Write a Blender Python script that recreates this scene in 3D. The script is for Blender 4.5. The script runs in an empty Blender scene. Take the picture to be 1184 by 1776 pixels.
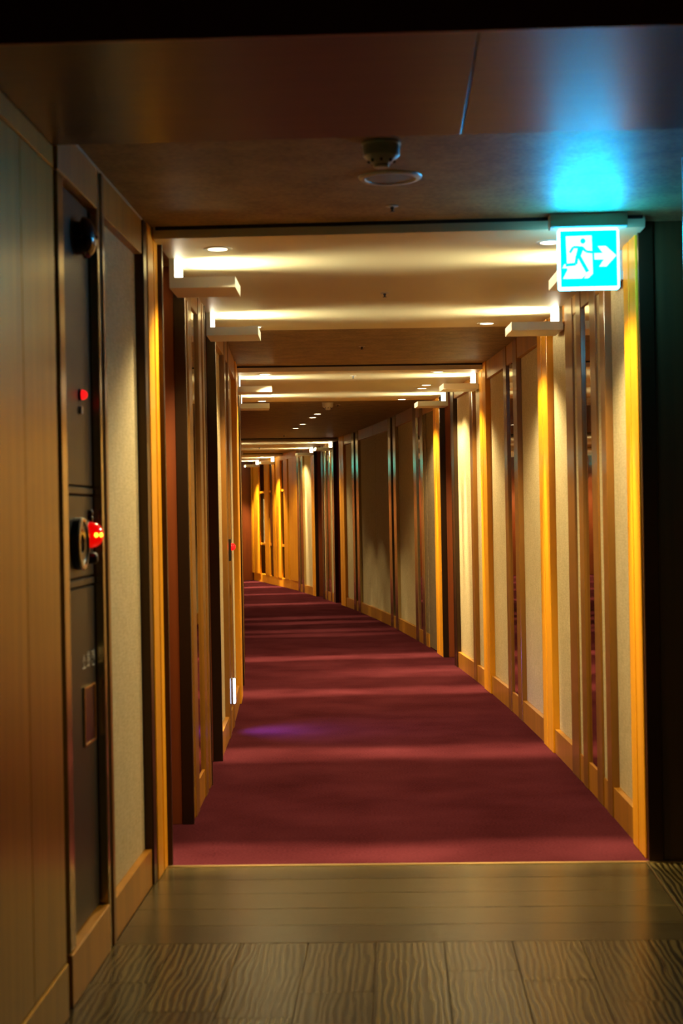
import bpy, bmesh, math, random
from mathutils import Matrix, Vector
random.seed(7)
S = bpy.context.scene
COL = S.collection
# ---------------------------------------------------------------- camera, world, exposure
ROLL = 0.018
cam_d = bpy.data.cameras.new('camera'); cam = bpy.data.objects.new('camera', cam_d); COL.objects.link(cam)
cam_d.sensor_fit = 'VERTICAL'; cam_d.sensor_height = 36.0; cam_d.sensor_width = 24.0
cam_d.lens = 2700 / 1776 * 36.0
cam_d.clip_start = 0.05; cam_d.clip_end = 100
cr, sr = math.cos(ROLL), math.sin(ROLL)
cam.matrix_world = Matrix(((cr, sr, 0, 0), (0, 0, -1, 0), (-sr, cr, 0, 1.4), (0, 0, 0, 1)))
cam_d.dof.use_dof = True; cam_d.dof.focus_distance = 12.5; cam_d.dof.aperture_fstop = 4.2
S.camera = cam
w = bpy.data.worlds.new('world'); S.world = w; w.use_nodes = True
w.node_tree.nodes['Background'].inputs[0].default_value = (1.0, 0.55, 0.25, 1)
w.node_tree.nodes['Background'].inputs[1].default_value = 0.004
S.view_settings.view_transform = 'Standard'; S.view_settings.look = 'None'
S.view_settings.exposure = 0.0; S.view_settings.gamma = 1.0; S.view_settings.use_curve_mapping = False
ld = bpy.data.lights.new('rear_fill', 'AREA'); ld.size = 1.2; ld.energy = 0.5; ld.color = (1.0, 0.42, 0.16)  # added dim warm fill behind the camera, lifts the dark portal face
lo = bpy.data.objects.new('rear_fill', ld); COL.objects.link(lo); lo.location = (0.6, -2.6, 2.0); lo.rotation_euler = (math.radians(82), 0, 0)
WIDE_W = 114.0        # recessed downlights: wide cone that scallops the walls
CORE_W = 620.0        # recessed downlights: narrow oval core
SPOT_C = (1.0, 0.80, 0.42)
BAR_W = 10.0           # strip lights inside the bracket lamps
BAR_C = (1.0, 0.92, 0.62)
# ---------------------------------------------------------------- corridor frame (a gentle arc to the left)
R = 102.5; XC = 0.253; YC = 7.6; S0 = 6.2; NA = 0.036
HW = 0.95             # half width between the wall faces
HA = 2.525            # textured ceiling
HB = 2.48             # lowered plaster ceiling
def frame(s, t=0.0):
    if s >= S0:
        p = (s - YC) / R
        return (XC - R + (R + t) * math.cos(p), YC + (R + t) * math.sin(p), p)
    p = (S0 - YC) / R
    ox, oy = XC - R + R * math.cos(p), YC + R * math.sin(p)
    return (ox + (s - S0) * math.sin(NA) + t * math.cos(NA), oy + (s - S0) * math.cos(NA) - t * math.sin(NA), -NA)
def NP(near):  # smooth wall half width for the near part on the left
    return 0.97 if near else 0.95
# ---------------------------------------------------------------- materials
MATS = {}
def node_mat(name):
    m = bpy.data.materials.new(name); m.use_nodes = True
    nt = m.node_tree; b = nt.nodes['Principled BSDF']; MATS[name] = m
    return m, nt, b
def simple(name, col, rough=0.5, metal=0.0, coat=0.0, coat_r=0.1, emit=None, es=0.0, spec=0.5):
    m, nt, b = node_mat(name)
    b.inputs['Base Color'].default_value = (*col, 1); b.inputs['Roughness'].default_value = rough
    b.inputs['Metallic'].default_value = metal; b.inputs['Coat Weight'].default_value = coat
    b.inputs['Coat Roughness'].default_value = coat_r; b.inputs['Specular IOR Level'].default_value = spec
    if emit: b.inputs['Emission Color'].default_value = (*emit, 1); b.inputs['Emission Strength'].default_value = es
    return m
def grain(name, c1, c2, rough, scale, stretch, coat=0.0, coat_r=0.15, bump=0.05, detail=4, aniso=0.0, spec=0.5):
    """noise stretched along one axis of the object"""
    m, nt, b = node_mat(name); N = nt.nodes; L = nt.links
    tc = N.new('ShaderNodeTexCoord'); oi = N.new('ShaderNodeObjectInfo'); add = N.new('ShaderNodeVectorMath'); add.operation = 'ADD'
    mul = N.new('ShaderNodeVectorMath'); mul.operation = 'SCALE'; mul.inputs['Scale'].default_value = 13.0
    cmb = N.new('ShaderNodeCombineXYZ')
    for i in range(3): L.new(oi.outputs['Random'], cmb.inputs[i])
    L.new(cmb.outputs[0], mul.inputs[0])
    L.new(tc.outputs['Object'], add.inputs[0]); L.new(mul.outputs[0], add.inputs[1])
    mp = N.new('ShaderNodeMapping'); mp.inputs['Scale'].default_value = stretch; L.new(add.outputs[0], mp.inputs[0])
    nz = N.new('ShaderNodeTexNoise'); nz.inputs['Scale'].default_value = scale; nz.inputs['Detail'].default_value = detail; L.new(mp.outputs[0], nz.inputs[0])
    rp = N.new('ShaderNodeValToRGB'); rp.color_ramp.elements[0].color = (*c1, 1); rp.color_ramp.elements[1].color = (*c2, 1)
    rp.color_ramp.elements[0].position = 0.3; rp.color_ramp.elements[1].position = 0.7
    L.new(nz.outputs[0], rp.inputs[0]); L.new(rp.outputs[0], b.inputs['Base Color'])
    bp = N.new('ShaderNodeBump'); bp.inputs['Strength'].default_value = bump; bp.inputs['Distance'].default_value = 0.002
    L.new(nz.outputs[0], bp.inputs['Height']); L.new(bp.outputs[0], b.inputs['Normal'])
    b.inputs['Roughness'].default_value = rough; b.inputs['Coat Weight'].default_value = coat; b.inputs['Coat Roughness'].default_value = coat_r
    b.inputs['Specular IOR Level'].default_value = spec
    return m
def weave(name, c1, c2, rough, freq, bump, spec=0.3):
    """crossed threads plus slubs"""
    m, nt, b = node_mat(name); N = nt.nodes; L = nt.links
    tc = N.new('ShaderNodeTexCoord')
    hs = []
    for st, sc in (((1, 1, 0.12), freq), ((0.12, 0.12, 1), freq)):
        mp = N.new('ShaderNodeMapping'); mp.inputs['Scale'].default_value = st; L.new(tc.outputs['Object'], mp.inputs[0])
        nz = N.new('ShaderNodeTexNoise'); nz.inputs['Scale'].default_value = sc; nz.inputs['Detail'].default_value = 3
        L.new(mp.outputs[0], nz.inputs[0]); hs.append(nz)
    mx = N.new('ShaderNodeMath'); mx.operation = 'ADD'; L.new(hs[0].outputs[0], mx.inputs[0]); L.new(hs[1].outputs[0], mx.inputs[1])
    hf = N.new('ShaderNodeMath'); hf.operation = 'MULTIPLY'; hf.inputs[1].default_value = 0.5; L.new(mx.outputs[0], hf.inputs[0])
    rp = N.new('ShaderNodeValToRGB'); rp.color_ramp.elements[0].color = (*c1, 1); rp.color_ramp.elements[1].color = (*c2, 1)
    rp.color_ramp.elements[0].position = 0.38; rp.color_ramp.elements[1].position = 0.62
    L.new(hf.outputs[0], rp.inputs[0]); L.new(rp.outputs[0], b.inputs['Base Color'])
    bp = N.new('ShaderNodeBump'); bp.inputs['Strength'].default_value = bump; bp.inputs['Distance'].default_value = 0.003
    L.new(hf.outputs[0], bp.inputs['Height']); L.new(bp.outputs[0], b.inputs['Normal'])
    b.inputs['Roughness'].default_value = rough; b.inputs['Specular IOR Level'].default_value = spec
    return m
def plank_mat(name):
    m, nt, b = node_mat(name); N = nt.nodes; L = nt.links
    tc = N.new('ShaderNodeTexCoord'); oi = N.new('ShaderNodeObjectInfo')
    cmb = N.new('ShaderNodeCombineXYZ'); 
    for i in range(2): L.new(oi.outputs['Random'], cmb.inputs[i])
    sc = N.new('ShaderNodeVectorMath'); sc.operation = 'SCALE'; sc.inputs['Scale'].default_value = 31.0; L.new(cmb.outputs[0], sc.inputs[0])
    add = N.new('ShaderNodeVectorMath'); add.operation = 'ADD'; L.new(tc.outputs['Object'], add.inputs[0]); L.new(sc.outputs[0], add.inputs[1])
    mp = N.new('ShaderNodeMapping'); mp.inputs['Scale'].default_value = (1, 0.22, 1); L.new(add.outputs[0], mp.inputs[0])
    wv = N.new('ShaderNodeTexWave'); wv.wave_type = 'BANDS'; wv.bands_direction = 'X'
    wv.inputs['Scale'].default_value = 15; wv.inputs['Distortion'].default_value = 9; wv.inputs['Detail'].default_value = 2.5
    wv.inputs['Detail Scale'].default_value = 0.9
    L.new(mp.outputs[0], wv.inputs[0])
    rp = N.new('ShaderNodeValToRGB'); e = rp.color_ramp.elements
    e[0].color = (0.012, 0.0075, 0.002, 1); e[1].color = (0.115, 0.080, 0.024, 1); e[0].position = 0.15; e[1].position = 0.95
    L.new(wv.outputs[1], rp.inputs[0])
    hsv = N.new('ShaderNodeHueSaturation'); L.new(rp.outputs[0], hsv.inputs['Color'])
    mr = N.new('ShaderNodeMapRange'); mr.inputs['To Min'].default_value = 0.7; mr.inputs['To Max'].default_value = 1.25
    L.new(oi.outputs['Random'], mr.inputs[0]); L.new(mr.outputs[0], hsv.inputs['Value'])
    L.new(hsv.outputs[0], b.inputs['Base Color'])
    bp = N.new('ShaderNodeBump'); bp.inputs['Strength'].default_value = 0.25; bp.inputs['Distance'].default_value = 0.0008
    L.new(wv.outputs[1], bp.inputs['Height']); L.new(bp.outputs[0], b.inputs['Normal'])
    b.inputs['Roughness'].default_value = 0.24; b.inputs['Specular IOR Level'].default_value = 0.5
    return m
def carpet_mat(name):
    m, nt, b = node_mat(name); N = nt.nodes; L = nt.links
    tc = N.new('ShaderNodeTexCoord')
    nz = N.new('ShaderNodeTexNoise'); nz.inputs['Scale'].default_value = 90; nz.inputs['Detail'].default_value = 4; L.new(tc.outputs['Object'], nz.inputs[0])
    n2 = N.new('ShaderNodeTexNoise'); n2.inputs['Scale'].default_value = 2.2; n2.inputs['Detail'].default_value = 3; L.new(tc.outputs['Object'], n2.inputs[0])
    mx = N.new('ShaderNodeMath'); mx.operation = 'ADD'; L.new(nz.outputs[0], mx.inputs[0]); L.new(n2.outputs[0], mx.inputs[1])
    hf = N.new('ShaderNodeMath'); hf.operation = 'MULTIPLY'; hf.inputs[1].default_value = 0.5; L.new(mx.outputs[0], hf.inputs[0])
    rp = N.new('ShaderNodeValToRGB'); e = rp.color_ramp.elements
    e[0].color = (0.036, 0.0065, 0.0085, 1); e[1].color = (0.074, 0.0150, 0.0200, 1); e[0].position = 0.35; e[1].position = 0.65
    L.new(hf.outputs[0], rp.inputs[0]); L.new(rp.outputs[0], b.inputs['Base Color'])
    bp = N.new('ShaderNodeBump'); bp.inputs['Strength'].default_value = 0.5; bp.inputs['Distance'].default_value = 0.004
    L.new(nz.outputs[0], bp.inputs['Height']); L.new(bp.outputs[0], b.inputs['Normal'])
    b.inputs['Roughness'].default_value = 1.0; b.inputs['Specular IOR Level'].default_value = 0.0
    b.inputs['Sheen Weight'].default_value = 0.0
    return m
WOOD = grain('lacquered_wood', (0.66, 0.265, 0.006), (0.82, 0.36, 0.010), 0.42, 14, (1, 1, 0.06), coat=0.22, coat_r=0.17, spec=0.3, bump=0.03)
REDWOOD = grain('red_wood', (0.15, 0.029, 0.003), (0.21, 0.043, 0.004), 0.45, 14, (1, 1, 0.06), coat=0.35, coat_r=0.25, bump=0.03)
PORTAL = grain('portal_veneer', (0.30, 0.165, 0.008), (0.42, 0.235, 0.012), 0.34, 22, (1, 1, 0.05), coat=0.3, coat_r=0.24, bump=0.03)
PORTAL.node_tree.nodes['Principled BSDF'].inputs['Metallic'].default_value = 0.65
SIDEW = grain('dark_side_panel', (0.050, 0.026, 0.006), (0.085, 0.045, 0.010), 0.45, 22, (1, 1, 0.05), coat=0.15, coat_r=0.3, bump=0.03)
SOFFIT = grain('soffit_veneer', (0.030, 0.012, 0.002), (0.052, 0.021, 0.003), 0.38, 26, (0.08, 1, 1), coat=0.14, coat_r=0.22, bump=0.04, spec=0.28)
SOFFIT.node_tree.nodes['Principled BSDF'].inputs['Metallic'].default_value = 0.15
BRONZE = simple('dark_bronze', (0.055, 0.030, 0.014), 0.28, 0.75)
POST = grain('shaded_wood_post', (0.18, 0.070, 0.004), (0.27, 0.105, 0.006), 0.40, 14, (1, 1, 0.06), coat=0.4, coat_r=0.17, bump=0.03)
BASEW = grain('baseboard_wood', (0.34, 0.135, 0.004), (0.46, 0.19, 0.007), 0.42, 14, (1, 1, 0.06), coat=0.3, coat_r=0.2, bump=0.03)
POLISH = simple('polished_bronze', (0.50, 0.38, 0.18), 0.20, 0.9)
BLACK = simple('black_gap', (0.008, 0.006, 0.005), 0.7)
MIRROR = simple('bronze_mirror', (0.60, 0.50, 0.36), 0.03, 1.0)
FABRIC = weave('woven_wall_fabric', (0.43, 0.345, 0.185), (0.58, 0.475, 0.265), 0.85, 160, 0.35)
DARKFAB = weave('brown_wall_fabric', (0.12, 0.08, 0.04), (0.20, 0.14, 0.07), 0.85, 160, 0.35)
GRASS = weave('grasscloth_ceiling', (0.13, 0.083, 0.028), (0.27, 0.18, 0.068), 0.5, 55, 0.8, spec=0.35)
PLASTER = simple('cream_plaster', (0.61, 0.545, 0.33), 0.42, spec=0.45)
LAMPW = simple('cream_lamp_metal', (0.78, 0.76, 0.62), 0.45)
PLANK = plank_mat('oiled_plank')
CARPET = carpet_mat('burgundy_carpet')
CAB = simple('cabinet_grey', (0.032, 0.030, 0.022), 0.38, spec=0.25)
STEEL = simple('brushed_steel', (0.55, 0.50, 0.42), 0.25, 1.0)
BRASS = simple('brass', (0.75, 0.52, 0.22), 0.3, 1.0)
WHITEP = simple('off_white_plastic', (0.50, 0.47, 0.40), 0.4)
LENS = simple('lamp_glass', (1, 0.9, 0.7), 0.4, emit=(1.0, 0.84, 0.52), es=7.0)
GLOW = simple('lamp_strip', (1, 0.95, 0.85), 0.4, emit=(1.0, 0.93, 0.76), es=9.0)
SIGNC = simple('sign_cyan', (0.0, 0.1, 0.1), 0.3, emit=(0.0, 0.46, 1.0), es=95.0)
SIGNB = simple('far_sign_cyan', (0.0, 0.1, 0.1), 0.3, emit=(0.0, 0.9, 0.75), es=9.0)
SIGNW = simple('sign_white', (1, 1, 1), 0.3, emit=(0.80, 0.97, 1.0), es=1.5)
SIGNF = simple('sign_edge', (0.7, 0.9, 1), 0.3, emit=(0.10, 0.62, 1.0), es=18.0)
RED = simple('red_lens', (0.6, 0.01, 0.01), 0.12, coat=1, emit=(1.0, 0.0, 0.0), es=0.75)
REDS = simple('red_pilot', (0.6, 0.01, 0.01), 0.15, emit=(1.0, 0.01, 0.01), es=1.3)
BULB = simple('bulb', (1, 0.5, 0), 0.3, emit=(1.0, 0.42, 0.02), es=5)
NIGHT = simple('night_lens', (0.8, 0.9, 1), 0.3, emit=(0.55, 0.72, 1.0), es=5.0)
SOCKET = simple('black_plastic', (0.012, 0.010, 0.009), 0.3)
INK = simple('grey_lettering', (0.75, 0.72, 0.60), 0.5)
# ---------------------------------------------------------------- mesh helpers
def box(bm, x0, x1, y0, y1, z0, z1, bev=0.0):
    if x0 > x1: x0, x1 = x1, x0
    v = [bm.verts.new((x, y, z)) for x in (x0, x1) for y in (y0, y1) for z in (z0, z1)]
    fs = [bm.faces.new([v[i] for i in q]) for q in ((0, 1, 3, 2), (4, 6, 7, 5), (0, 4, 5, 1), (2, 3, 7, 6), (0, 2, 6, 4), (1, 5, 7, 3))]
    if bev > 0:
        es = list({e for f in fs for e in f.edges})
        bmesh.ops.bevel(bm, geom=es, offset=bev, segments=1, affect='EDGES')
def lathe(bm, prof, c=(0, 0, 0), axis='z', n=24):
    """profile of (radius, height); closed at both ends when radius is 0"""
    def P(r, h, a):
        u, v = r * math.cos(a), r * math.sin(a)
        if axis == 'z': return (c[0] + u, c[1] + v, c[2] + h)
        if axis == 'x': return (c[0] + h, c[1] + u, c[2] + v)
        return (c[0] + u, c[1] + h, c[2] + v)
    rings = []
    for r, h in prof:
        if r < 1e-6: rings.append([bm.verts.new(P(0, h, 0))])
        else: rings.append([bm.verts.new(P(r, h, 2 * math.pi * i / n)) for i in range(n)])
    for a, b in zip(rings, rings[1:]):
        for i in range(n):
            j = (i + 1) % n
            if len(a) == 1 and len(b) == 1: continue
            if len(a) == 1: bm.faces.new((a[0], b[j], b[i]))
            elif len(b) == 1: bm.faces.new((a[i], a[j], b[0]))
            else: bm.faces.new((a[i], a[j], b[j], b[i]))
def mk(name, bm, mat, parent=None, smooth=False):
    bmesh.ops.recalc_face_normals(bm, faces=bm.faces)
    me = bpy.data.meshes.new(name); bm.to_mesh(me); bm.free(); me.materials.append(mat)
    if smooth:
        me.shade_smooth()
        try: me.set_sharp_from_angle(angle=math.radians(35))
        except Exception: pass
    o = bpy.data.objects.new(name, me); COL.objects.link(o)
    if parent: o.parent = parent
    return o
def place(o, s, t=0.0, z=0.0, rot=0.0):
    x, y, a = frame(s, t); o.location = (x, y, z); o.rotation_euler = (0, 0, a + rot); return o
def part(name, parent, mat, boxes, bev=0.002):
    bm = bmesh.new()
    for b in boxes: box(bm, *b, bev)
    return mk(name, bm, mat, parent)
def thing(name, label, cat, s, t, z=0.0, rot=0.0, group=None):
    o = bpy.data.objects.new(name, None); COL.objects.link(o); o.empty_display_size = 0.1
    place(o, s, t, z, rot); o['label'] = label; o['category'] = cat
    if group: o['group'] = group
    return o
def seg(name, parent, mat, s0, s1, t0, t1, z0, z1, bev=0.0):
    """a box along the wall, in its own frame (t measured from the centreline)"""
    sm = (s0 + s1) / 2; h = (s1 - s0) / 2
    bm = bmesh.new(); box(bm, t0, t1, -h, h, z0, z1, bev)
    return place(mk(name, bm, mat, parent), sm)
def strip(bm, s0, s1, t0, t1, z0, z1, n):
    """curved slab"""
    rows = []
    for i in range(n + 1):
        s = s0 + (s1 - s0) * i / n
        r = []
        for t in (t0, t1):
            x, y, _ = frame(s, t)
            for z in (z0, z1): r.append(bm.verts.new((x, y, z)))
        rows.append(r)
    for a, b in zip(rows, rows[1:]):
        for q in ((0, 1), (1, 3), (3, 2), (2, 0)):
            bm.faces.new((a[q[0]], a[q[1]], b[q[1]], b[q[0]]))
    bm.faces.new((rows[0][0], rows[0][2], rows[0][3], rows[0][1]))
    bm.faces.new((rows[-1][0], rows[-1][1], rows[-1][3], rows[-1][2]))
def struct(o): o['kind'] = 'structure'; return o
SEND = 32.75
BAYS = [(6.05, 9.2), (11.93, 15.15), (23.5, 26.7), (29.2, 32.4)]
# ---------------------------------------------------------------- ceiling
bm = bmesh.new()
strip(bm, 4.0, S0, -1.7, 1.7, HA, HA + 0.12, 4); strip(bm, S0, SEND + 0.3, -1.7, 1.7, HA, HA + 0.12, 40)
ceiling = struct(mk('ceiling', bm, GRASS))
for a, b in BAYS:
    bm = bmesh.new(); n = 6
    if a < S0:
        strip(bm, a, b, -0.955, 0.955, HB, HA + 0.002, n)
    else: strip(bm, a, b, -0.955, 0.955, HB, HA + 0.002, n)
    mk('ceiling_panel', bm, PLASTER, ceiling)
    bm = bmesh.new(); strip(bm, a - 0.012, a + 0.0, -0.945, 0.945, HA - 0.012, HA + 0.002, 1)
    mk('shadow_gap', bm, BLACK, ceiling)
# ---------------------------------------------------------------- carpet and wooden floor
bm = bmesh.new(); strip(bm, S0 - 0.02, SEND + 0.05, -1.0, 1.0, -0.03, 0.0, 60)
carpet = mk('carpet', bm, CARPET); carpet['label'] = 'burgundy cut pile carpet running the whole length of the corridor'; carpet['category'] = 'carpet'

bm = bmesh.new(); strip(bm, -0.6, S0 - 0.02, -2.2, 2.2, -0.08, -0.022, 4)
floor = struct(mk('floor', bm, BLACK))
PW = 0.22
def plank(w, l, s, t, rot):
    key = (round(w, 3), round(l, 3))
    if key not in plank.cache:
        b_ = bmesh.new(); box(b_, -w / 2 + .0008, w / 2 - .0008, -l / 2 + .0008, l / 2 - .0008, -0.022, 0.0, 0.0012)
        me = bpy.data.meshes.new('floor_plank'); bmesh.ops.recalc_face_normals(b_, faces=b_.faces); b_.to_mesh(me); b_.free(); me.materials.append(PLANK)
        plank.cache[key] = me
    o = bpy.data.objects.new('floor_plank', plank.cache[key]); COL.objects.link(o); o.parent = floor
    place(o, s, t, random.uniform(-0.0004, 0.0), rot); return o
plank.cache = {}
bs = S0 - 0.045
for i in range(5):                       # border boards laid across
    s = bs - PW * (i + 0.5)
    cuts = [-0.97, 0.93]
    for a, b in zip(cuts, cuts[1:]): plank(PW, round(b - a, 3), s, (a + b) / 2, math.pi / 2)
for k, t in enumerate((1.05, 1.29, 1.53)): plank(0.235, 1.1, bs - 0.55, t, 0)
s1 = bs - PW * 5
t_first = 0.105                          # longitudinal boards
for k in range(-5, 8):
    t = t_first + PW * k + PW / 2
    s = s1; ln = {0: .32, 1: .42, 2: .62, -1: .9, -2: .52, -3: .75}.get(k, random.uniform(.4, .9))
    while s > 0.6:
        plank(PW, round(ln, 2), s - round(ln, 2) / 2, t, 0); s -= round(ln, 2); ln = random.choice((0.7, 0.9, 1.1))
bm = bmesh.new(); strip(bm, S0 - 0.045, S0 - 0.02, -0.97, 1.65, -0.02, 0.0022, 1)
struct(mk('trim_1', bm, BRASS))          # metal edge between carpet and boards
bm = bmesh.new(); strip(bm, S0 - 1.145, S0 - 0.045, 0.932, 0.938, -0.02, 0.0012, 1)
struct(mk('trim_2', bm, BRASS))
# ---------------------------------------------------------------- walls
BZ = 0.137; HZ = 2.39
def runs(side, segs):
    """side +1 right, -1 left. segs: (s0, s1, kind)"""
    nm = 'right' if side > 0 else 'left'
    bm = bmesh.new(); bb = bmesh.new()
    for s0, s1, k in segs:
        w_ = (0.97 if side < 0 else 0.95) if s1 <= S0 + 1e-6 else HW
        n = max(1, int((s1 - s0) / 0.8))
        if k == 'alc':
            cb = bmesh.new(); strip(cb, s0, s1, side * 1.0, side * (w_ + 0.50), -0.03, 0.0, 2); mk('doorway_carpet', cb, CARPET, carpet)
        if k == 'alc': strip(bm, s0, s1, side * (w_ + 0.50), side * (w_ + 0.62), 0, HA, n)
        else: strip(bm, s0, s1, side * (w_ + 0.055), side * (w_ + 0.62), 0, HA, n)
        if k not in ('alc', 'fdoor'):
            strip(bb, s0, s1, side * (w_ + 0.002), side * (w_ + 0.056), 0, BZ, n)
    wall = struct(mk('wall_' + nm, bm, REDWOOD)); base = struct(mk('baseboard_' + nm, bb, BASEW))
    for s0, s1, k in segs:
        w_ = (0.97 if side < 0 else 0.95) if s1 <= S0 + 1e-6 else HW
        T = lambda d: side * (w_ + d)
        def post(a, b, d0=-0.004, mat=WOOD, nme='wood_post', top=HA): seg(nme, wall, mat, a, b, T(d0), T(0.056), 0.0, top, 0.003)
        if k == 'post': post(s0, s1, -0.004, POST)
        elif k == 'bronze': post(s0, s1, -0.006, POLISH, 'bronze_post')
        elif k == 'dark': post(s0, s1, -0.006, BRONZE, 'bronze_post')
        elif k == 'pil':
            m = s0 + (s1 - s0) * 0.55
            post(s0, m - 0.011, -0.010); post(m + 0.011, s1, -0.010)
            seg('groove', wall, BLACK, m - 0.011, m + 0.011, T(0.02), T(0.056), 0.12, HA)
            seg('groove_stop', wall, BRASS, m - 0.011, m + 0.011, T(-0.006), T(0.02), 0.105, 0.12, 0.001)
        elif k in ('fab', 'dfab'):
            seg('fabric_panel', wall, FABRIC if k == 'fab' else DARKFAB, s0, s1, T(0.028 if s1 - s0 > 0.25 else 0.006), T(0.056), BZ, HZ, 0.002)
            seg('header_panel', wall, BASEW, s0 + .0015, s1 - .0015, T(0.0), T(0.056), HZ, HA, 0.002)
        elif k == 'mir':
            seg('mirror_panel', wall, MIRROR, s0, s1, T(0.009), T(0.056), BZ, HZ, 0.001)
            seg('header_panel', wall, BASEW, s0 + .0015, s1 - .0015, T(0.0), T(0.056), HZ, HA, 0.002)
        elif k == 'gap':
            seg('shadow_gap', wall, BLACK, s0, s1, T(0.035), T(0.056), BZ, HA)
        elif k == 'fdoor':
            seg('door_panel', wall, DARKFAB, s0 + .004, s1 - .004, T(0.012), T(0.056), 0.008, HZ, 0.003)
            seg('header_panel', wall, BASEW, s0 + .0015, s1 - .0015, T(0.0), T(0.056), HZ, HA, 0.002)
        elif k == 'alc':
            # linings of the recessed doorway, each with a dark bronze nosing towards the corridor
            for a, b in ((s0, s0 + 0.02), (s1 - 0.02, s1)):
                seg('jamb_lining', wall, REDWOOD, a, b, T(0.045), T(0.50), 0, HA, 0.002)
                seg('bronze_nosing', wall, BRONZE, a - (0.0 if a == s0 else 0.006), b + (0.006 if a == s0 else 0.0), T(-0.008), T(0.045), 0, HA, 0.002)
    return wall
right = [(6.2, 6.48, 'pil'), (6.48, 7.02, 'fab'), (7.02, 7.15, 'post'), (7.15, 7.28, 'fab'), (7.28, 7.44, 'post'), (7.44, 7.72, 'mir'),
         (7.72, 7.86, 'post'), (7.86, 7.99, 'fab'), (7.99, 8.23, 'post'), (8.23, 8.88, 'fab'), (8.88, 9.25, 'pil'), (9.25, 10.22, 'fab'),
         (10.22, 10.40, 'post'), (10.40, 10.72, 'mir'), (10.72, 10.87, 'post'), (10.87, 11.78, 'fab'), (11.78, 12.13, 'pil'), (12.13, 12.62, 'fab'),
         (12.62, 12.78, 'post'), (12.78, 13.80, 'fab'), (13.80, 13.95, 'dark'), (13.95, 14.76, 'alc'), (14.76, 15.18, 'pil'), (15.18, 15.86, 'fdoor'),
         (15.86, 16.02, 'dfab'), (16.02, 16.22, 'bronze'), (16.22, 16.55, 'mir'), (16.55, 16.77, 'bronze'), (16.77, 18.2, 'fab'), (18.2, 18.42, 'bronze'),
         (18.42, 18.62, 'gap'), (18.62, 18.84, 'bronze'), (18.84, 20.2, 'fab'), (20.2, 21.54, 'fab'), (21.54, 21.76, 'bronze'), (21.76, 21.95, 'gap'), (21.95, 22.15, 'bronze'),
         (22.15, 22.93, 'fab'), (22.93, 23.35, 'pil'), (23.35, 23.95, 'alc'), (23.95, 24.12, 'bronze'), (24.12, 24.3, 'fab'), (24.3, 24.42, 'bronze'),
         (24.42, 24.72, 'mir'), (24.72, 24.86, 'bronze'), (24.86, 25.0, 'fab'), (25.0, 25.15, 'dark'), (25.15, 25.9, 'alc'), (25.9, 26.2, 'pil'), (26.2, 27.1, 'fab'),
         (27.1, 27.28, 'bronze'), (27.28, 27.52, 'mir'), (27.52, 27.74, 'bronze')]
left = [(5.04, 5.08, 'post'), (5.08, 5.86, 'fab'), (5.86, 5.94, 'dark'), (5.94, S0, 'pil'),
        (6.2, 7.06, 'alc'), (7.06, 7.20, 'fab'), (7.20, 7.36, 'post'), (7.36, 7.72, 'mir'), (7.72, 7.86, 'post'), (7.86, 7.95, 'fab'), (7.95, 8.05, 'post'), (8.05, 8.86, 'alc'),
        (8.86, 9.72, 'fab'), (9.72, 9.88, 'post'), (9.88, 10.2, 'mir'), (10.2, 10.36, 'post'), (10.36, 11.5, 'fab'), (11.5, 12.0, 'pil'), (12.0, 12.75, 'alc'),
        (12.75, 13.1, 'fab'), (13.1, 13.3, 'post'), (13.3, 13.6, 'mir'), (13.6, 13.95, 'post'), (13.95, 14.76, 'alc'), (14.76, 15.1, 'pil'),
        (15.1, 16.5, 'fab'), (16.5, 16.8, 'bronze'), (16.8, 18.2, 'fab'), (18.2, 18.5, 'bronze'), (18.5, 20.0, 'fab'), (20.0, 20.3, 'bronze'), (20.3, 21.6, 'fab'),
        (21.6, 21.9, 'bronze'), (21.9, 22.9, 'fab'), (22.9, 23.3, 'pil'), (23.3, 24.6, 'fab'), (24.6, 25.1, 'post'), (25.1, 26.4, 'fab'), (26.4, 26.8, 'pil'),
        (26.8, 28.6, 'fab'), (28.6, 28.9, 'pil'), (28.9, 30.4, 'fab'), (30.4, 30.8, 'pil'), (30.8, 32.4, 'fab'), (32.4, SEND, 'post')]
wall_r = runs(1, right); wall_l = runs(-1, left)
# ---------------------------------------------------------------- slatted display wall at the far right
lat = bmesh.new(); strip(lat, 27.74, SEND, HW + 0.30, HW + 0.62, 0, HA, 6)
lattice = struct(mk('wall_far', lat, REDWOOD))
seg('base_panel', lattice, WOOD, 27.74, SEND, HW, HW + 0.3, 0, 0.165, 0.004)
seg('header_panel', lattice, WOOD, 27.74, SEND, HW + 0.01, HW + 0.3, 2.40, HA, 0.004)
for a, b, m in ((27.76, 28.60, WOOD), (28.76, 29.17, WOOD), (29.52, 29.99, WOOD), (30.13, 30.38, WOOD), (30.42, 30.56, BRONZE), (30.82, 31.26, WOOD), (31.86, 32.45, WOOD), (32.60, SEND, WOOD)):
    seg('slat', lattice, m, a, b, HW - 0.005, HW + 0.03, 0.165, 2.40, 0.004)
for z in (0.78, 1.83):
    seg('rail', lattice, WOOD, 28.62, SEND, HW + 0.012, HW + 0.10, z - 0.022, z + 0.022, 0.003)
seg('shelf_back', lattice, REDWOOD, 27.76, SEND, HW + 0.10, HW + 0.12, 0.165, 2.40)
for a, b in ((29.17, 29.60), (30.56, 30.95), (31.26, 31.95)):
    seg('back_panel', lattice, DARKFAB, a, b, HW + 0.085, HW + 0.10, 0.80, 1.81)
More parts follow.
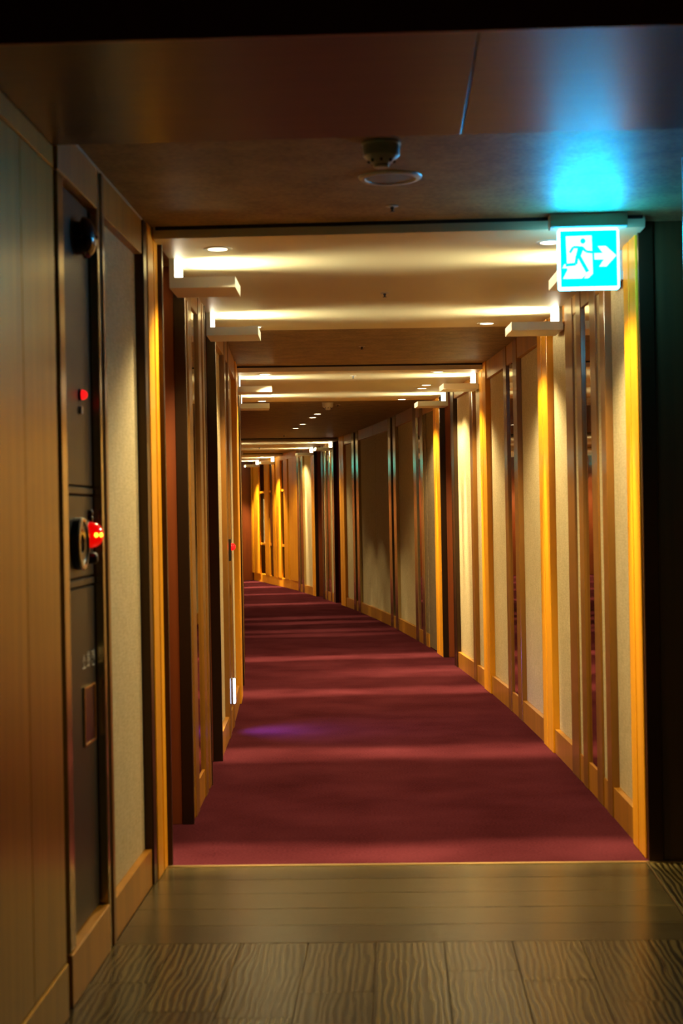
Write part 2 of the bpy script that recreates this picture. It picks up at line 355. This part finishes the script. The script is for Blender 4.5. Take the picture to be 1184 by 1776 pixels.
# end of the corridor: reddish doors with a bronze strip
bm = bmesh.new(); box(bm, -1.7, 1.7, 0.06, 0.2, 0, HA)
wall_end = struct(place(mk('wall_end', bm, REDWOOD), SEND))
for a, b in ((0.80, 0.945), (0.45, 0.79), (-0.28, 0.44), (-0.94, -0.29)):
    place(part('wood_panel', wall_end, REDWOOD, [(a, b, 0.0, 0.06, 0.008, HZ + 0.05)], 0.004), SEND)
place(part('bronze_strip', wall_end, POLISH, [(0.792, 0.798, -0.006, 0.05, 0.0, HA)], 0.001), SEND)
# ---------------------------------------------------------------- doors in the recesses
dn = 0
for side, lst in ((1, right), (-1, left)):
    for s0, s1, k in lst:
        if k != 'alc': continue
        dn += 1
        bm = bmesh.new(); h = (s1 - s0) / 2 - 0.045
        box(bm, side * (HW + 0.445), side * (HW + 0.49), -h, h, 0.008, 2.30, 0.003)
        d = struct(place(mk('door_%d' % dn, bm, REDWOOD), (s0 + s1) / 2))
        bm = bmesh.new(); box(bm, side * (HW + 0.395), side * (HW + 0.41), -h + 0.06, -h + 0.18, 0.99, 1.01, 0.004)
        box(bm, side * (HW + 0.41), side * (HW + 0.446), -h + 0.06, -h + 0.075, 0.99, 1.01, 0.003)
        box(bm, side * (HW + 0.435), side * (HW + 0.446), -h + 0.045, -h + 0.09, 0.88, 1.08, 0.003)
        mk('door_handle', bm, STEEL, d)
# ---------------------------------------------------------------- near portal (wood-lined opening) and side recess
PZ = 2.44; P0, P1 = 3.39, 4.32
def nseg(name, parent, mat, s0, s1, t0, t1, z0, z1, bev=0.003): return seg(name, parent, mat, s0, s1, t0, t1, z0, z1, bev)
bm = bmesh.new(); strip(bm, P0 + 0.02, P1 - 0.003, -2.2, 2.2, PZ + 0.02, 3.0, 1)
portal = struct(mk('wall_front', bm, PORTAL))
mid = 0.176
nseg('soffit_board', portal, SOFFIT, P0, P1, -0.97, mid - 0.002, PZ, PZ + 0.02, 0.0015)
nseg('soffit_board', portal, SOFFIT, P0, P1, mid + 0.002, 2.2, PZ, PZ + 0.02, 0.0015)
nseg('head_board', portal, REDWOOD, P0 - 0.02, P0 - 0.001, -1.4, 2.2, PZ - 0.004, 3.0)
# left jamb of the portal
bm = bmesh.new(); strip(bm, 2.4, P1, -1.6, -1.0, 0, 3.0, 1); jl = struct(mk('wall_near_left', bm, BLACK))
for a, b in ((2.42, 3.20), (3.204, 3.935), (3.939, P1)):
    nseg('jamb_board', jl, PORTAL, a, b, -1.0, -0.967, 0.155, 2.375, 0.0015)
nseg('jamb_head', jl, PORTAL, 2.42, P1, -1.0, -0.965, 2.378, PZ if False else 2.439, 0.0015)
nseg('jamb_base', jl, PORTAL, 2.42, P1, -1.0, -0.962, 0.0, 0.152, 0.003)
# right jamb of the portal and the panel closing the side recess
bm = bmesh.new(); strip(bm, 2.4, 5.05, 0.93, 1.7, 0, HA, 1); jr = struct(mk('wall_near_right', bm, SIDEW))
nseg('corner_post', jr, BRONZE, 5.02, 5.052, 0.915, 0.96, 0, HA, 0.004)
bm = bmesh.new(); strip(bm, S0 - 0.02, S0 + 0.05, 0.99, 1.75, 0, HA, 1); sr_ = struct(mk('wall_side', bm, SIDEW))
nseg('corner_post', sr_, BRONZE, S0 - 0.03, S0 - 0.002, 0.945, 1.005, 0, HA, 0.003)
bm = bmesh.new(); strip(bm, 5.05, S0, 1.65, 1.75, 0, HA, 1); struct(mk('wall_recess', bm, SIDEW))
# wall piece around the fire cabinet
bm = bmesh.new(); strip(bm, P1 + 0.03, 5.04, -1.4, -1.03, 0, HA, 1); wn = struct(mk('wall_cabinet', bm, BLACK))
nseg('steel_frame', wn, POLISH, 4.40, 4.475, -1.03, -0.972, 0.155, HZ, 0.003)
nseg('steel_frame', wn, POLISH, 4.985, 5.04, -1.03, -0.972, 0.0, HA, 0.003)
nseg('header_panel', wn, BASEW, 4.40, 4.983, -1.03, -0.970, HZ + .002, HA, 0.002)
nseg('base_panel', wn, BASEW, 4.40, 4.983, -1.03, -0.968, 0, 0.15, 0.003)
bm = bmesh.new(); strip(bm, P1, S0, -0.9725, -0.966, HA - 0.006, HA - 0.0005, 1); struct(mk('trim_3', bm, WHITEP))
# ---------------------------------------------------------------- fire cabinet
cx = -1.005
fc = thing('fire_hose_cabinet', 'tall dark grey fire hose cabinet with bell and red lamps in the near left wall', 'cabinet', 4.73, cx)
def cab(name, boxes, mat, bev=0.002, parent=None): return part(name, parent or fc, mat, boxes, bev)
cab('body', [(-0.024, -0.006, -0.252, 0.252, 0.152, 2.388)], BLACK)
cab('upper_panel', [(-0.006, 0.006, -0.25, 0.235, 1.497, 2.386)], CAB)
cab('trim_strip', [(-0.006, 0.008, -0.25, 0.235, 1.470, 1.490)], CAB)
cab('device_panel', [(-0.006, 0.006, -0.25, 0.235, 1.214, 1.463)], CAB)
cab('trim_strip', [(-0.006, 0.008, -0.25, 0.235, 1.186, 1.207)], CAB)
door = cab('door', [(-0.006, 0.006, -0.25, 0.235, 0.156, 1.179)], CAB)
fr = cab('pull_plate', [(0.006, 0.009, 0.03, 0.20, 0.69, 0.872)], simple('plum_plate', (0.07, 0.018, 0.024), 0.25, 0.2), 0.001, door)
fr = cab('plate_rim', [(0.006, 0.013, 0.03, 0.036, 0.69, 0.872), (0.006, 0.013, 0.194, 0.20, 0.69, 0.872), (0.006, 0.013, 0.03, 0.20, 0.867, 0.872), (0.006, 0.013, 0.03, 0.20, 0.69, 0.695)], BRASS, 0.0, door)
# lettering 소화전, built from strokes
def stroke(bm, a, b, wd=0.0042, c=(0, 0)):
    (y0, z0), (y1, z1) = a, b; dy, dz = y1 - y0, z1 - z0; l = math.hypot(dy, dz); ny, nz = -dz / l * wd / 2, dy / l * wd / 2
    q = [(y0 + ny, z0 + nz), (y1 + ny, z1 + nz), (y1 - ny, z1 - nz), (y0 - ny, z0 - nz)]
    f = [bm.verts.new((0.0062, c[0] + y, c[1] + z)) for y, z in q]; g = [bm.verts.new((0.0075, c[0] + y, c[1] + z)) for y, z in q]
    bm.faces.new(f); bm.faces.new(g)
    for i in range(4): bm.faces.new((f[i], f[(i + 1) % 4], g[(i + 1) % 4], g[i]))
U = 0.05
GL = [[((.5, .95), (.15, .5)), ((.5, .8), (.85, .5)), ((.5, .4), (.5, .15)), ((.05, .12), (.95, .12))],
      [((.25, 1), (.45, 1)), ((.08, .85), (.6, .85)), ((.2, .7), (.48, .7)), ((.2, .7), (.2, .48)), ((.48, .7), (.48, .48)), ((.2, .48), (.48, .48)), ((.34, .42), (.34, .2)), ((.02, .16), (.66, .16)), ((.8, 1), (.8, .02)), ((.8, .5), (.98, .5))],
      [((.1, .92), (.58, .92)), ((.36, .9), (.1, .5)), ((.36, .8), (.6, .52)), ((.85, 1), (.85, .35)), ((.62, .7), (.85, .7)), ((.22, .36), (.22, .06)), ((.22, .06), (.92, .06))]]
for i, g in enumerate(GL):
    bm = bmesh.new()
    for a, b in g: stroke(bm, (a[0] * U - U / 2, a[1] * U), (b[0] * U - U / 2, b[1] * U), c=(0.055 + 0.07 * i, 0.925))
    mk('letter', bm, INK, door)
bm = bmesh.new(); lathe(bm, [(0, .006), (.052, .006), (.052, .026), (.064, .030), (.064, .036), (.060, .046), (.046, .060), (.024, .068), (.006, .070), (.005, .074), (0, .075)], (0, 0.05, 2.262), 'x', 32)
bl = mk('alarm_bell', bm, simple('bell_gunmetal', (0.06, 0.05, 0.05), 0.18, 0.9), fc, True)
bm = bmesh.new(); lathe(bm, [(0, .006), (.018, .006), (.018, .013), (.015, .013)], (0, 0.065, 1.778), 'x', 20); mk('lamp_socket', bm, SOCKET, fc, True)
bm = bmesh.new(); lathe(bm, [(.0155, .012), (.0145, .020), (.010, .027), (.004, .030), (0, .0305)], (0, 0.065, 1.778), 'x', 20); mk('pilot_lamp', bm, REDS, fc, True)
cab('key_plate', [(0.006, 0.014, 0.05, 0.078, 1.718, 1.742)], WHITEP)
bm = bmesh.new(); lathe(bm, [(0, .006), (.080, .006), (.080, .026), (.076, .030), (.072, .031), (.068, .027), (.030, .026), (.028, .020), (0, .020)], (0, -0.03, 1.318), 'x', 36); mk('call_point', bm, SOCKET, fc, True)
bm = bmesh.new(); lathe(bm, [(.0795, .0262), (.0805, .0285), (.077, .0325), (.071, .033), (.068, .0285)], (0, -0.03, 1.318), 'x', 36); mk('chrome_ring', bm, STEEL, fc, True)
bm = bmesh.new(); lathe(bm, [(0, .006), (.046, .006), (.046, .016), (.042, .018)], (0, 0.125, 1.342), 'x', 28); mk('lamp_base', bm, SOCKET, fc, True)
bm = bmesh.new(); lathe(bm, [(.041, .016), (.041, .026), (.037, .040), (.028, .052), (.014, .060), (0, .062)], (0, 0.125, 1.342), 'x', 28); lm = mk('red_lamp', bm, RED, fc, True)
bm = bmesh.new()
for yy in (0.106, 0.090): lathe(bm, [(0, -.007), (.006, -.004), (.0075, 0), (.006, .004), (0, .007)], (0.0565 if yy > .1 else 0.045, yy, 1.342), 'x', 12)
mk('bulb', bm, BULB, lm, True)
for zz in (1.412, 1.392):
    bm = bmesh.new(); lathe(bm, [(0, .006), (.010, .006), (.010, .018), (.007, .020), (0, .020)], (0, 0.17, zz), 'x', 16); mk('jack', bm, SOCKET, fc, True)
bm = bmesh.new(); lathe(bm, [(0, .006), (.018, .006), (.018, .026), (.014, .032), (.010, .034), (0, .034)], (0, 0.165, 1.268), 'x', 20); mk('knob', bm, SOCKET, fc, True)
# ---------------------------------------------------------------- exit signs
def exit_sign(s, t, z, label, C=SIGNC, F=SIGNF):
    e = thing('exit_sign', label, 'sign', s, t, z)      # origin at the centre of the face
    W = 0.1165; N0 = -0.016
    bm = bmesh.new(); box(bm, -W, W, N0, 0.016, -W, W, 0.006); mk('light_box', bm, F, e)
    bm = bmesh.new(); box(bm, -W + .009, W - .009, N0 - .002, N0 + .001, -W + .010, W - .009, 0.0); mk('face', bm, C, e)
    bm = bmesh.new(); box(bm, -0.148, 0.148, -0.035, 0.035, W + 0.002, HA - z, 0.004); mk('bracket', bm, WHITEP, e)
    def cv(p): return ((p[0] - 384) / 505 * 2 * W, -(p[1] - 447) / 505 * 2 * W)
    def poly(bm, pts, y0, y1):
        a = [bm.verts.new((x, y0, zz)) for x, zz in map(cv, pts)]; b = [bm.verts.new((x, y1, zz)) for x, zz in map(cv, pts)]
        bm.faces.new(a); bm.faces.new(b); n = len(a)
        for i in range(n): bm.faces.new((a[i], a[(i + 1) % n], b[(i + 1) % n], b[i]))
    def line(bm, pts, wd, y0, y1):
        for (x0, z0), (x1, z1) in zip(pts, pts[1:]):
            l = math.hypot(x1 - x0, z1 - z0); nx, nz = -(z1 - z0) / l * wd / 2, (x1 - x0) / l * wd / 2
            poly(bm, [(x0 + nx, z0 + nz), (x1 + nx, z1 + nz), (x1 - nx, z1 - nz), (x0 - nx, z0 - nz)], y0, y1)
    A, B, C_ = N0 - .0020, N0 - .0030, N0 - .0040
    bm = bmesh.new(); poly(bm, [(197, 258), (410, 255), (415, 572), (378, 609), (343, 609), (362, 575), (325, 610), (168, 610), (205, 540), (205, 522), (165, 522), (180, 490), (203, 482)], A, B); mk('doorway_symbol', bm, SIGNW, e)
    bm = bmesh.new()
    poly(bm, [(337 + 22 * math.cos(i * math.pi / 8), 300 + 23 * math.sin(i * math.pi / 8)) for i in range(16)], B - .0001, C_)
    line(bm, [(228, 395), (256, 350), (300, 350)], 20, B - .0002, C_ - .0001)
    poly(bm, [(262, 343), (330, 343), (343, 362), (316, 428), (275, 430), (292, 360)], B - .0003, C_ - .0002)
    line(bm, [(328, 350), (362, 388), (430, 396)], 21, B - .0004, C_ - .0003)
    line(bm, [(288, 420), (276, 490), (192, 497)], 25, B - .0005, C_ - .0004)
    line(bm, [(300, 420), (334, 485), (372, 556)], 30, B - .0006, C_ - .0005)
    mk('running_figure', bm, C, e)
    bm = bmesh.new(); poly(bm, [(430, 403), (500, 403), (460, 345), (525, 345), (612, 425), (528, 515), (468, 515), (508, 455), (430, 455)], A, B); mk('arrow', bm, SIGNW, e)
    return e
exit_sign(6.0, 0.728, 2.352, 'square cyan glowing exit sign with running figure and right arrow hanging at the near right')
exit_sign(31.6, -0.35, 2.352, 'square cyan exit sign at the far end, seen only as reflections in the posts', SIGNB, SIGNB)
# ---------------------------------------------------------------- bracket lamps (L-shaped)
def bracket_lamp(s, side, label):
    e = thing('wall_lamp', label, 'lamp', s, side * HW, 2.356, 0.0 if side < 0 else math.pi, 'L-shaped bracket lamps along both walls')
    # local: +x points into the corridor
    bm = bmesh.new()
    pts = [(-0.005, 0), (0.272, 0), (0.272, 0.045), (0.017, 0.045), (0.017, HB - 2.356 - 0.001), (-0.005, HB - 2.356 - 0.001)]
    f = [bm.verts.new((x, -0.15, z)) for x, z in pts]; g = [bm.verts.new((x, 0.15, z)) for x, z in pts]
    for q in (f, g):
        bm.faces.new((q[0], q[1], q[2], q[3])); bm.faces.new((q[0], q[3], q[4], q[5]))
    n = len(f)
    for i in range(n): bm.faces.new((f[i], f[(i + 1) % n], g[(i + 1) % n], g[i]))
    bmesh.ops.remove_doubles(bm, verts=bm.verts, dist=1e-5)
    mk('bracket_arm', bm, LAMPW, e)
    bm = bmesh.new(); box(bm, 0.0172, 0.020, -0.140, 0.140, 0.047, HB - 2.356 - 0.003, 0.0); mk('light_strip', bm, GLOW, e)
    ld = bpy.data.lights.new('strip_light', 'AREA'); ld.shape = 'RECTANGLE'; ld.size = 0.26; ld.size_y = 0.07; ld.energy = BAR_W; ld.color = BAR_C; ld.spread = math.radians(52)
    lo = bpy.data.objects.new('strip_light', ld); COL.objects.link(lo); lo.parent = e
    tilt = math.radians(14)
    d = Vector((math.cos(tilt), 0, math.sin(tilt)))
    lo.rotation_euler = d.to_track_quat('-Z', 'Y').to_euler()
    # keep the long side along the corridor
    zax = -d; xax = Vector((0, 1, 0)); yax = zax.cross(xax)
    lo.matrix_local = Matrix(((xax.x, yax.x, zax.x, 0.024), (xax.y, yax.y, zax.y, 0), (xax.z, yax.z, zax.z, 0.083), (0, 0, 0, 1)))
    return e
LS = [(6.70, 'nearest'), (8.48, 'second'), (12.42, 'third'), (14.35, 'fourth')]
pos = {6.70: 'nearest', 8.48: 'second nearest', 12.42: 'third nearest', 14.35: 'farthest visible'}
for s, nme in LS:
    bracket_lamp(s, -1, 'cream L-shaped bracket lamp on the left wall, %s of the four' % pos[s])
for s, nme in LS:
    extra = ', half hidden behind the exit sign' if s < 7 else ''
    bracket_lamp(s, 1, 'cream L-shaped bracket lamp on the right wall, %s there%s' % ({6.70: 'nearest', 8.48: 'second', 12.42: 'third', 14.35: 'fourth'}[s], extra))
for s, nme in ((24.1, 'fifth'), (26.05, 'sixth'), (30.2, 'seventh'), (31.9, 'last')):
    bracket_lamp(s, 1, 'small distant L-shaped bracket lamp on the right wall, %s from the front' % nme)
bracket_lamp(24.1, -1, 'distant left wall bracket lamp past the bend, first one there')
bracket_lamp(30.2, -1, 'distant left wall bracket lamp near the corridor end')
# ---------------------------------------------------------------- downlights
def downlight(s, t, zc, label, power=1.0, ang=132, r=0.05, bl=0.45):
    e = thing('downlight', label, 'ceiling light', s, t, zc, 0, 'recessed round downlights in the corridor ceiling')
    bm = bmesh.new(); lathe(bm, [(r * .78, 0.001), (r * .80, -0.003), (r * 1.12, -0.004), (r * 1.18, -0.0015), (r * 1.18, 0.001)], n=28); mk('trim_ring', bm, WHITEP, e, True)
    bm = bmesh.new(); lathe(bm, [(0, -0.0035), (r * .6, -0.0035), (r * .80, -0.001), (r * .8, 0.0005)], n=28); mk('lens', bm, LENS, e, True)
    for nme, pw, an, bl_, sx in (('wide_spot', WIDE_W, ang, 0.42, 1.0), ('core_spot', CORE_W, 17, 1.0, 3.4)):
        ld = bpy.data.lights.new(nme, 'SPOT'); ld.energy = pw * power; ld.color = SPOT_C
        ld.spot_size = math.radians(an); ld.spot_blend = bl_; ld.shadow_soft_size = 0.03
        lo = bpy.data.objects.new(nme, ld); COL.objects.link(lo); lo.parent = e; lo.location = (0, 0, -0.04); lo.scale = (sx, 1, 1)
        if sx == 1.0 and abs(t) > 0.3: lo.rotation_euler = (0, math.copysign(math.radians(-14), t), 0)   # washes the nearer wall
    return e
TL, TR = -0.73, 0.62
for i, (s, w_) in enumerate(((6.33, 'first bay, near edge'), (9.03, 'first bay, far edge'), (12.12, 'second bay, near edge'), (15.02, 'second bay, far edge'))):
    downlight(s, TL, HB, 'round downlight by the left wall, plaster ceiling of the ' + w_)
    downlight(s, TR, HB, 'round downlight by the right wall, plaster ceiling of the ' + w_)
downlight(13.36, 0.66, HB, 'nearer of two close downlights by the right wall, middle of the second plaster bay', 0.9)
downlight(13.72, 0.66, HB, 'farther of two close downlights by the right wall, middle of the second plaster bay', 0.9)
for s, l in ((17.8, 'nearest'), (18.45, 'second'), (19.8, 'third'), (20.75, 'farthest')):
    downlight(s, 0.0, HA, 'small downlight in the dark ceiling beyond the second bay, %s of the four' % l, 0.55, 70)
for s, l in ((24.0, 'near edge of the third plaster bay'), (27.0, 'past the third plaster bay')):
    downlight(s, 0.66, HB if s < 26.7 else HA, 'tiny distant downlight by the right wall, ' + l, 1.0)
    downlight(s, -0.66, HB if s < 26.7 else HA, 'tiny distant downlight by the left wall, ' + l, 1.0)
for s, l in ((29.6, 'near edge of the last plaster bay'), (31.9, 'far edge of the last plaster bay')):
    downlight(s, 0.62, HB, 'tiny distant downlight by the slatted wall, ' + l, 2.4, 110)
downlight(32.35, -0.1, HA, 'tiny distant downlight just before the end wall', 1.5, 110)
# ---------------------------------------------------------------- ceiling devices
def detector(s, t, z, label):
    e = thing('smoke_detector', label, 'detector', s, t, z, 0)
    bm = bmesh.new(); lathe(bm, [(0, 0.0), (.060, 0.0), (.062, -.004), (.056, -.007), (.056, -.038), (.054, -.041), (0, -.041)], n=32); mk('base', bm, WHITEP, e, True)
    bm = bmesh.new(); lathe(bm, [(.053, -.0405), (.046, -.049), (.026, -.064), (.024, -.066), (.024, -.072), (.020, -.075), (0, -.075)], n=32); mk('sensor_head', bm, WHITEP, e, True)
    bm = bmesh.new()
    for i in range(8):
        a = i * math.pi / 4; b_ = bmesh.new()
        x, y = .0385 * math.cos(a), .0385 * math.sin(a)
        box(bm, x - .004, x + .004, y - .004, y + .004, -.061, -.050, .0)
        b_.free()
    mk('slots', bm, SOCKET, e)
    return e
detector(4.76, -0.05, HA, 'stepped cone smoke detector under the nearest ceiling, just in front of the round speaker')
detector(16.0, -0.03, HA, 'small dark smoke detector on the brown ceiling beyond the second plaster bay')
detector(28.3, 0.02, HA, 'tiny smoke detector on the ceiling far down the corridor')
e = thing('ceiling_speaker', 'flat round ceiling speaker with a pale rim behind the nearest smoke detector', 'speaker', 5.24, -0.025, HA)
bm = bmesh.new(); lathe(bm, [(.082, -.004), (.086, -.009), (.098, -.009), (.106, -.004), (.108, 0.0)], n=40); mk('rim', bm, WHITEP, e, True)
bm = bmesh.new(); lathe(bm, [(0, -.006), (.04, -.0055), (.083, -.0035), (.083, 0)], n=40); mk('grille', bm, simple('speaker_cloth', (0.22, 0.17, 0.10), 0.7), e, True)
def sprinkler(s, t, z, label):
    e = thing('sprinkler_head', label, 'sprinkler', s, t, z, 0, 'small sprinkler heads along the ceiling centre line')
    bm = bmesh.new(); lathe(bm, [(0, 0), (.022, 0), (.024, -.002), (.020, -.004), (0, -.004)], n=20); mk('cover_plate', bm, WHITEP, e, True)
    bm = bmesh.new(); lathe(bm, [(0, -.004), (.007, -.004), (.007, -.012), (.004, -.014), (.004, -.019), (.010, -.020), (.010, -.022), (0, -.022)], n=14); mk('nozzle', bm, SOCKET, e, True)
for s, t, z, l in ((5.74, -0.02, HA, 'sprinkler head in the nearest textured ceiling, behind the round speaker'), (7.7, -0.02, HB, 'sprinkler head in the middle of the first plaster bay'),
                   (10.6, -0.05, HA, 'sprinkler head in the textured ceiling between the two front plaster bays'), (12.36, -0.03, HB, 'sprinkler head near the front of the second plaster bay'),
                   (16.3, 0.1, HA, 'sprinkler head beside the second smoke detector'), (22.6, 0.03, HA, 'far sprinkler head just before the third plaster bay'),
                   (25.6, 0.0, HB, 'tiny sprinkler head in the third plaster bay')):
    sprinkler(s, t, z, l)
# ---------------------------------------------------------------- night light and call lamp on the left wall
e = thing('night_light', 'slim blue-white night light low on the left wall', 'night light', 10.05, -0.945, 0.18)
bm = bmesh.new(); box(bm, -0.012, 0.004, -0.032, 0.032, -0.006, 0.166, 0.003); mk('housing', bm, STEEL, e)
bm = bmesh.new(); box(bm, 0.0042, 0.018, -0.026, 0.026, 0.0, 0.16, 0.004); mk('lens', bm, NIGHT, e)
ld = bpy.data.lights.new('night_lamp', 'AREA'); ld.shape = 'RECTANGLE'; ld.size = 0.05; ld.size_y = 0.14; ld.energy = 9.0; ld.color = (0.16, 0.12, 1.0); ld.spread = math.radians(110)
lo = bpy.data.objects.new('night_lamp', ld); COL.objects.link(lo); lo.parent = e
d = Vector((0.80, -0.05, -0.60)).normalized(); lo.location = (0.03, 0, 0.08); lo.rotation_euler = d.to_track_quat('-Z', 'Y').to_euler()
e = thing('call_lamp', 'small red call lamp on a dark bracket halfway up the left wall', 'lamp', 9.98, -0.945, 1.19)
bm = bmesh.new(); box(bm, -0.01, 0.010, -0.03, 0.03, -0.09, 0.05, 0.003); mk('back_plate', bm, SOCKET, e)
bm = bmesh.new(); lathe(bm, [(.024, .0102), (.023, .022), (.016, .034), (.006, .039), (0, .040)], n=20, axis='x'); mk('red_lens', bm, REDS, e, True)
